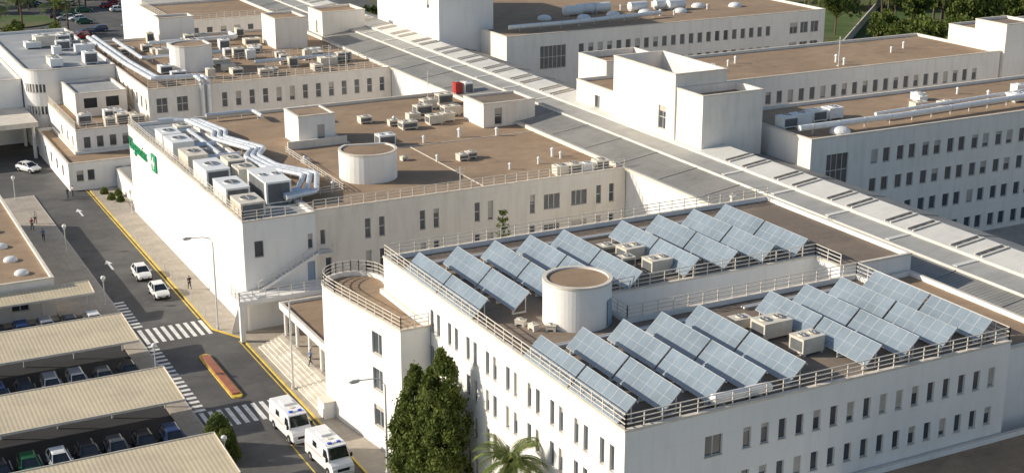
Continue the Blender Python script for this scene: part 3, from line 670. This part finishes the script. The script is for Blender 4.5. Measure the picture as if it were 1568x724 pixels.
# ------------------------------------------------------------------ people
SK=mat('skin',(.45,.27,.19),.6,.05); HAIR=mat('hair',(.04,.025,.015),.7,.1); TROU=mat('trousers',(.03,.035,.06),.9,.1)
def person(x,y,shirt,rz=0,z=.12,walk=.22):
    e=empty('person',(x,y,z)); e.rotation_euler[2]=rz; s=S; e.scale=(s,s,s)
    def skin(name,pts,edges,mats):
        me=bpy.data.meshes.new(name); me.from_pydata([p[:3] for p in pts],edges,[]); o=bpy.data.objects.new(name,me); col.objects.link(o); o.parent=e
        m=o.modifiers.new('s','SKIN'); m.use_smooth_shade=True
        for i,p in enumerate(pts): me.skin_vertices[0].data[i].radius=(p[3],p[4] if len(p)>4 else p[3])
        me.skin_vertices[0].data[0].use_root=True
        u=o.modifiers.new('u','SUBSURF'); u.levels=1; u.render_levels=1
        me.materials.append(mats); return o
    w=walk
    skin('legs',[(0,0,.95,.13,.11),(0,.09,.88,.095),(w*.6,.1,.48,.062),(w,.1,.09,.045),(w+.16,.1,.05,.04),(0,-.09,.88,.095),(-w*.1,-.1,.48,.062),(-w,-.1,.10,.045),(-w+.15,-.1,.05,.04)],[(0,1),(1,2),(2,3),(3,4),(0,5),(5,6),(6,7),(7,8)],TROU)
    skin('torso',[(0,0,.98,.12,.15),(0,0,1.2,.11,.14),(0,0,1.38,.11,.16),(0,.2,1.40,.062),(-.06,.25,1.14,.048),(0,0,1.48,.06),(0,-.2,1.40,.062),(.06,-.25,1.14,.048)],[(0,1),(1,2),(2,3),(3,4),(2,5),(2,6),(6,7)],shirt)
    skin('forearm_right',[(.06,-.25,1.15,.04),(.17,-.24,.94,.03),(.2,-.235,.86,.03)],[(0,1),(1,2)],SK)
    skin('forearm_left',[(-.06,.25,1.15,.04),(0,.25,.92,.03),(.02,.245,.84,.03)],[(0,1),(1,2)],SK)
    skin('head',[(0,0,1.47,.055),(.01,0,1.56,.075),(.015,0,1.66,.092),(.0,0,1.72,.07)],[(0,1),(1,2),(2,3)],SK)
    skin('hair',[(-.03,0,1.62,.085),(-.02,0,1.69,.1),(0,0,1.74,.07)],[(0,1),(1,2)],HAIR)
    f=MB(); f.box(.1,-.012,1.62,.13,.012,1.655,SK); f.box(.098,-.045,1.66,.108,-.02,1.672,HAIR); f.box(.098,.02,1.66,.108,.045,1.672,HAIR); f.box(.095,-.025,1.588,.105,.025,1.597,TAILR); f.obj('face',e)
SH=[mat('shirt_%d'%i,c,.9,.1) for i,c in enumerate(((.03,.03,.04),(.7,.68,.65),(.4,.06,.05),(.08,.16,.3)))]
person(35.0,139.6,SH[0],math.radians(100)); person(25.0,171,SH[1],math.radians(-90)); person(24.2,168.5,SH[2],math.radians(-80)); person(30.6,180.5,SH[0],math.radians(20),.012); person(31.4,181.2,SH[1],math.radians(200),.012); person(24.6,163.5,SH[3],math.radians(80)); person(38.5,112.6,SH[3],math.radians(180),.93)
# ------------------------------------------------------------------ vegetation
def leaves(mb,pts,size,m,rnd):
    k=mb.mi(m)
    for p in pts:
        a=Vector((rnd.gauss(0,1),rnd.gauss(0,1),rnd.gauss(0,1))).normalized(); b=a.orthogonal().normalized(); c=a.cross(b)
        s=size*rnd.uniform(.6,1.4); n=len(mb.v); p=Vector(p)
        mb.v+=[tuple(p-b*s),tuple(p+c*s*.6),tuple(p+b*s),tuple(p-c*s*.6)]; mb.f.append((n,n+1,n+2,n+3)); mb.m.append(k)
def evergreen(x,y,h,r,n=15000,seed=1,name='evergreen_tree',tops=((0,0,1),)):
    rnd=random.Random(seed); e=empty(name,(x,y,0)); t=MB()
    t.tube([(0,0,0),(0.05,0,h*.4),(0,0,h*.93)],.2,BARK,8,rs=[.28,.16,.03])
    cl=[]
    for i in range(280):
        ox,oy,hk=rnd.choice(tops); hh=h*hk
        u=rnd.random()**.8; z=hh*(.05+.92*u); prof=r*(math.sin(math.pi*min(1,.32+.68*u))**.75)*(1 if hk==1 else .8)
        a=rnd.uniform(0,2*math.pi); rr=prof*rnd.uniform(.4,1.0); cl.append((ox+rr*math.cos(a),oy+rr*math.sin(a),z,rnd.uniform(.35,.75)*(1.0-u*.4)))
        if i%4==0: t.tube([(0,0,max(.2,z-1.0)),((ox+rr*math.cos(a))*.6,(oy+rr*math.sin(a))*.6,z-.5),(ox+rr*math.cos(a),oy+rr*math.sin(a),z)],.03,BARK,5,rs=[.06,.04,.015])
    t.obj('trunk',e); L=MB(); pts=[]
    for i in range(n):
        c=rnd.choice(cl); g=[rnd.gauss(0,.44) for _ in range(3)]; pts.append((c[0]+g[0]*c[3],c[1]+g[1]*c[3],c[2]+g[2]*c[3]*1.3))
    leaves(L,pts,.12,LEAFD,rnd); L.obj('foliage',e)
evergreen(39.1,85.8,12.2,1.95,36000,1,tops=((0,0,1),(0,0,1),(-.5,1.0,.84),(-.5,-1.0,.72)))
evergreen(38.3,88.8,9.8,1.9,32000,2,tops=((0,0,1),(.5,-1.0,.93),(-.5,.6,.72)))
def broad(x,y,h,r,n=3500,seed=1,m=LEAFG,name='broadleaf_tree',leaf=.22):
    rnd=random.Random(seed); e=empty(name,(x,y,0)); t=MB(); th=h*.4
    t.tube([(0,0,0),(.1,0,th*.6),(0,.1,th)],.2,BARK,7,rs=[.25,.18,.14]); cl=[]
    for i in range(16):
        a=rnd.uniform(0,6.28); rr=r*rnd.uniform(.2,.85); z=h*rnd.uniform(.45,.9); c=(rr*math.cos(a),rr*math.sin(a),z); cl.append((*c,r*rnd.uniform(.25,.45)))
        t.tube([(0,0,th*.8),(c[0]*.5,c[1]*.5,(th+z)/2),c],.05,BARK,5,rs=[.1,.06,.02])
    t.obj('trunk',e); L=MB(); pts=[]
    for i in range(n):
        c=rnd.choice(cl); d=Vector([rnd.gauss(0,1) for _ in range(3)]).normalized()*c[3]*rnd.random()**.35; pts.append((c[0]+d.x,c[1]+d.y,c[2]+d.z*.85))
    leaves(L,pts,leaf,m,rnd); L.obj('foliage',e)
def palm(x,y,h,r,seed=1,nf=26):
    rnd=random.Random(seed); e=empty('palm_tree',(x,y,0)); t=MB(); t.tube([(0,0,0),(.1,0,h*.5),(0,0,h)],.2,BARK,9,rs=[.28,.2,.22]); t.obj('trunk',e)
    L=MB()
    for i in range(nf):
        a=rnd.uniform(0,6.28); el=rnd.uniform(-.2,1.2); pts=[]; p=Vector((0,0,h)); d=Vector((math.cos(a)*math.cos(el),math.sin(a)*math.cos(el),math.sin(el)))
        for k2 in range(9): pts.append(p.copy()); p=p+d*r/8; d=(d+Vector((0,0,-.2))).normalized()
        L.tube(pts,.02,LEAFP,4); side=Vector((-math.sin(a),math.cos(a),0))
        for k2 in range(1,9):
            for s in (-1,1):
                for j in range(3):
                    q=pts[k2-1].lerp(pts[k2],j/3); w=.55*math.sin(math.pi*(k2/10+.08))+.08; tip=q+side*s*w+(pts[k2]-pts[k2-1])*1.2+Vector((0,0,-.18)); f_=(pts[k2]-pts[k2-1]).normalized()*.05
                    L.face([q-f_,q+f_,tip],LEAFP)
    L.obj('fronds',e)
palm(39.0,75.2,7.9,2.7,3,48)
for x,y,h in ((55,305,9),(47,312,8),(40,300,8),(51,296,8),(36,285,9),(205,228,9),(214,236,10),(222,228,8),(231,240,9),(199,240,9),(192,232,9)): palm(x,y,h,3.8,int(x),44)
e=empty('norfolk_pine_tree',(58.9,115,0)); t=MB(); L=MB(); rnd=random.Random(5); t.tube([(0,0,0),(0,0,11.9)],.1,BARK,7,rs=[.18,.03])
for k2 in range(13):
    z=3+k2*.7; rr=1.9*(1-k2/15)
    for j in range(7):
        a=j*.9+k2; tip=(rr*math.cos(a),rr*math.sin(a),z+.35); t.tube([(0,0,z),tip],.02,BARK,4)
        leaves(L,[(tip[0]*u+rnd.gauss(0,.08),tip[1]*u+rnd.gauss(0,.08),z+.35*u+rnd.gauss(0,.08)) for u in [rnd.uniform(.2,1) for _ in range(26)]],.1,LEAFG,rnd)
t.obj('trunk',e); L.obj('foliage',e)
def bush(x,y,r,h,seed,n=3500):
    rnd=random.Random(seed); e=empty('bush',(x,y,.1)); t=MB()
    for i in range(6): a=i*1.05; t.tube([(0,0,0),(r*.5*math.cos(a),r*.5*math.sin(a),h*.7)],.03,BARK,5)
    t.obj('stems',e); L=MB(); leaves(L,[(r*math.cos(a)*q,r*math.sin(a)*q,h*(1-q*q*.7)*rnd.uniform(.15,1)) for a,q in [(rnd.uniform(0,6.28),rnd.random()**.5*rnd.uniform(.85,1.1)) for _ in range(n)]],.1,LEAFD,rnd); L.obj('foliage',e)
bush(26.9,101.6,1.35,3.2,1,8000); bush(26.8,99.6,1.15,2.7,2,5000)
for i,(x,y) in enumerate(((36.2,176),(35.4,177.5),(36.6,179),(35.2,180.6))): bush(x,y,.5,.9,30+i,900)
g=MB(); g.face([(176,150,.02),(420,150,.02),(420,420,.02),(168,420,.02),(168,215,.02)],LAWN); g.obj('lawn')
g=MB(); g.cyl(48,330,.02,.3,9,LAWN,40); g.obj('roundabout_lawn')
g=MB(); g.cyl(48,330,.006,.012,17,ASPH,40); g.obj('roundabout_road')
g=MB(); g.face([(30,292,.008),(130,292,.008),(130,420,.008),(30,420,.008)],ASPH); g.obj('car_park')
g=MB(); g.beam((172,205,.9),(235,262,.9),.25,1.8,COPE); g.obj('boundary_wall')
rnd=random.Random(21)
for i in range(80):
    x=rnd.uniform(192,285); y=rnd.uniform(206,290)
    if x<212 and y>236: continue
    broad(x,y,rnd.uniform(6,11),rnd.uniform(3.2,5),1500,100+i,LEAFD if i%2 else LEAFG,leaf=.4)
for i in range(30):
    x=rnd.uniform(192,250); y=rnd.uniform(184,222)
    broad(x,y,rnd.uniform(5,8),rnd.uniform(2.8,4.2),1500,600+i,LEAFD if i%2 else LEAFG,leaf=.36)
for i in range(16): broad(102+i*5+rnd.uniform(-2,2),255+rnd.uniform(-6,14),9,3.8,1300,400+i,LEAFG,leaf=.4)
for i in range(16): broad(26+i*3+rnd.uniform(-2,2),348+rnd.uniform(-6,14),6,3,1300,300+i,LEAFG,leaf=.35)
for i in range(8): broad(31+i*2.6+rnd.uniform(-1,1),290+rnd.uniform(-8,8),5.5,2.4,1100,350+i,LEAFD,leaf=.3)
# ------------------------------------------------------------------ light, world, camera
el=math.radians(24); az=Vector((-.887,.46,0)).normalized(); sd=az*math.cos(el)+Vector((0,0,math.sin(el)))
l=bpy.data.lights.new('sun','SUN'); l.energy=5; l.angle=math.radians(.5); l.color=(1,.91,.77)
lo=bpy.data.objects.new('sun',l); col.objects.link(lo); lo.rotation_euler=(sd).to_track_quat('Z','Y').to_euler()
w=bpy.data.worlds.new('World'); scene.world=w; w.use_nodes=True; t=w.node_tree
sk=t.nodes.new('ShaderNodeTexSky'); sk.sky_type='NISHITA'; sk.sun_disc=False; sk.sun_elevation=el; sk.sun_rotation=math.atan2(az.x,az.y)%(2*math.pi)
sk.dust_density=1.3; sk.air_density=1.0
t.links.new(sk.outputs[0],t.nodes['Background'].inputs[0]); t.nodes['Background'].inputs[1].default_value=.125
cam=bpy.data.cameras.new('camera'); co=bpy.data.objects.new('camera',cam); col.objects.link(co); scene.camera=co
co.location=(0,0,50); co.rotation_euler=(math.radians(90-17.5),0,math.radians(-27.5))
cam.sensor_width=36; cam.lens=2192/1568*36; cam.clip_end=6000; cam.clip_start=.5
scene.view_settings.view_transform='Standard'; scene.view_settings.look='None'; scene.view_settings.exposure=0
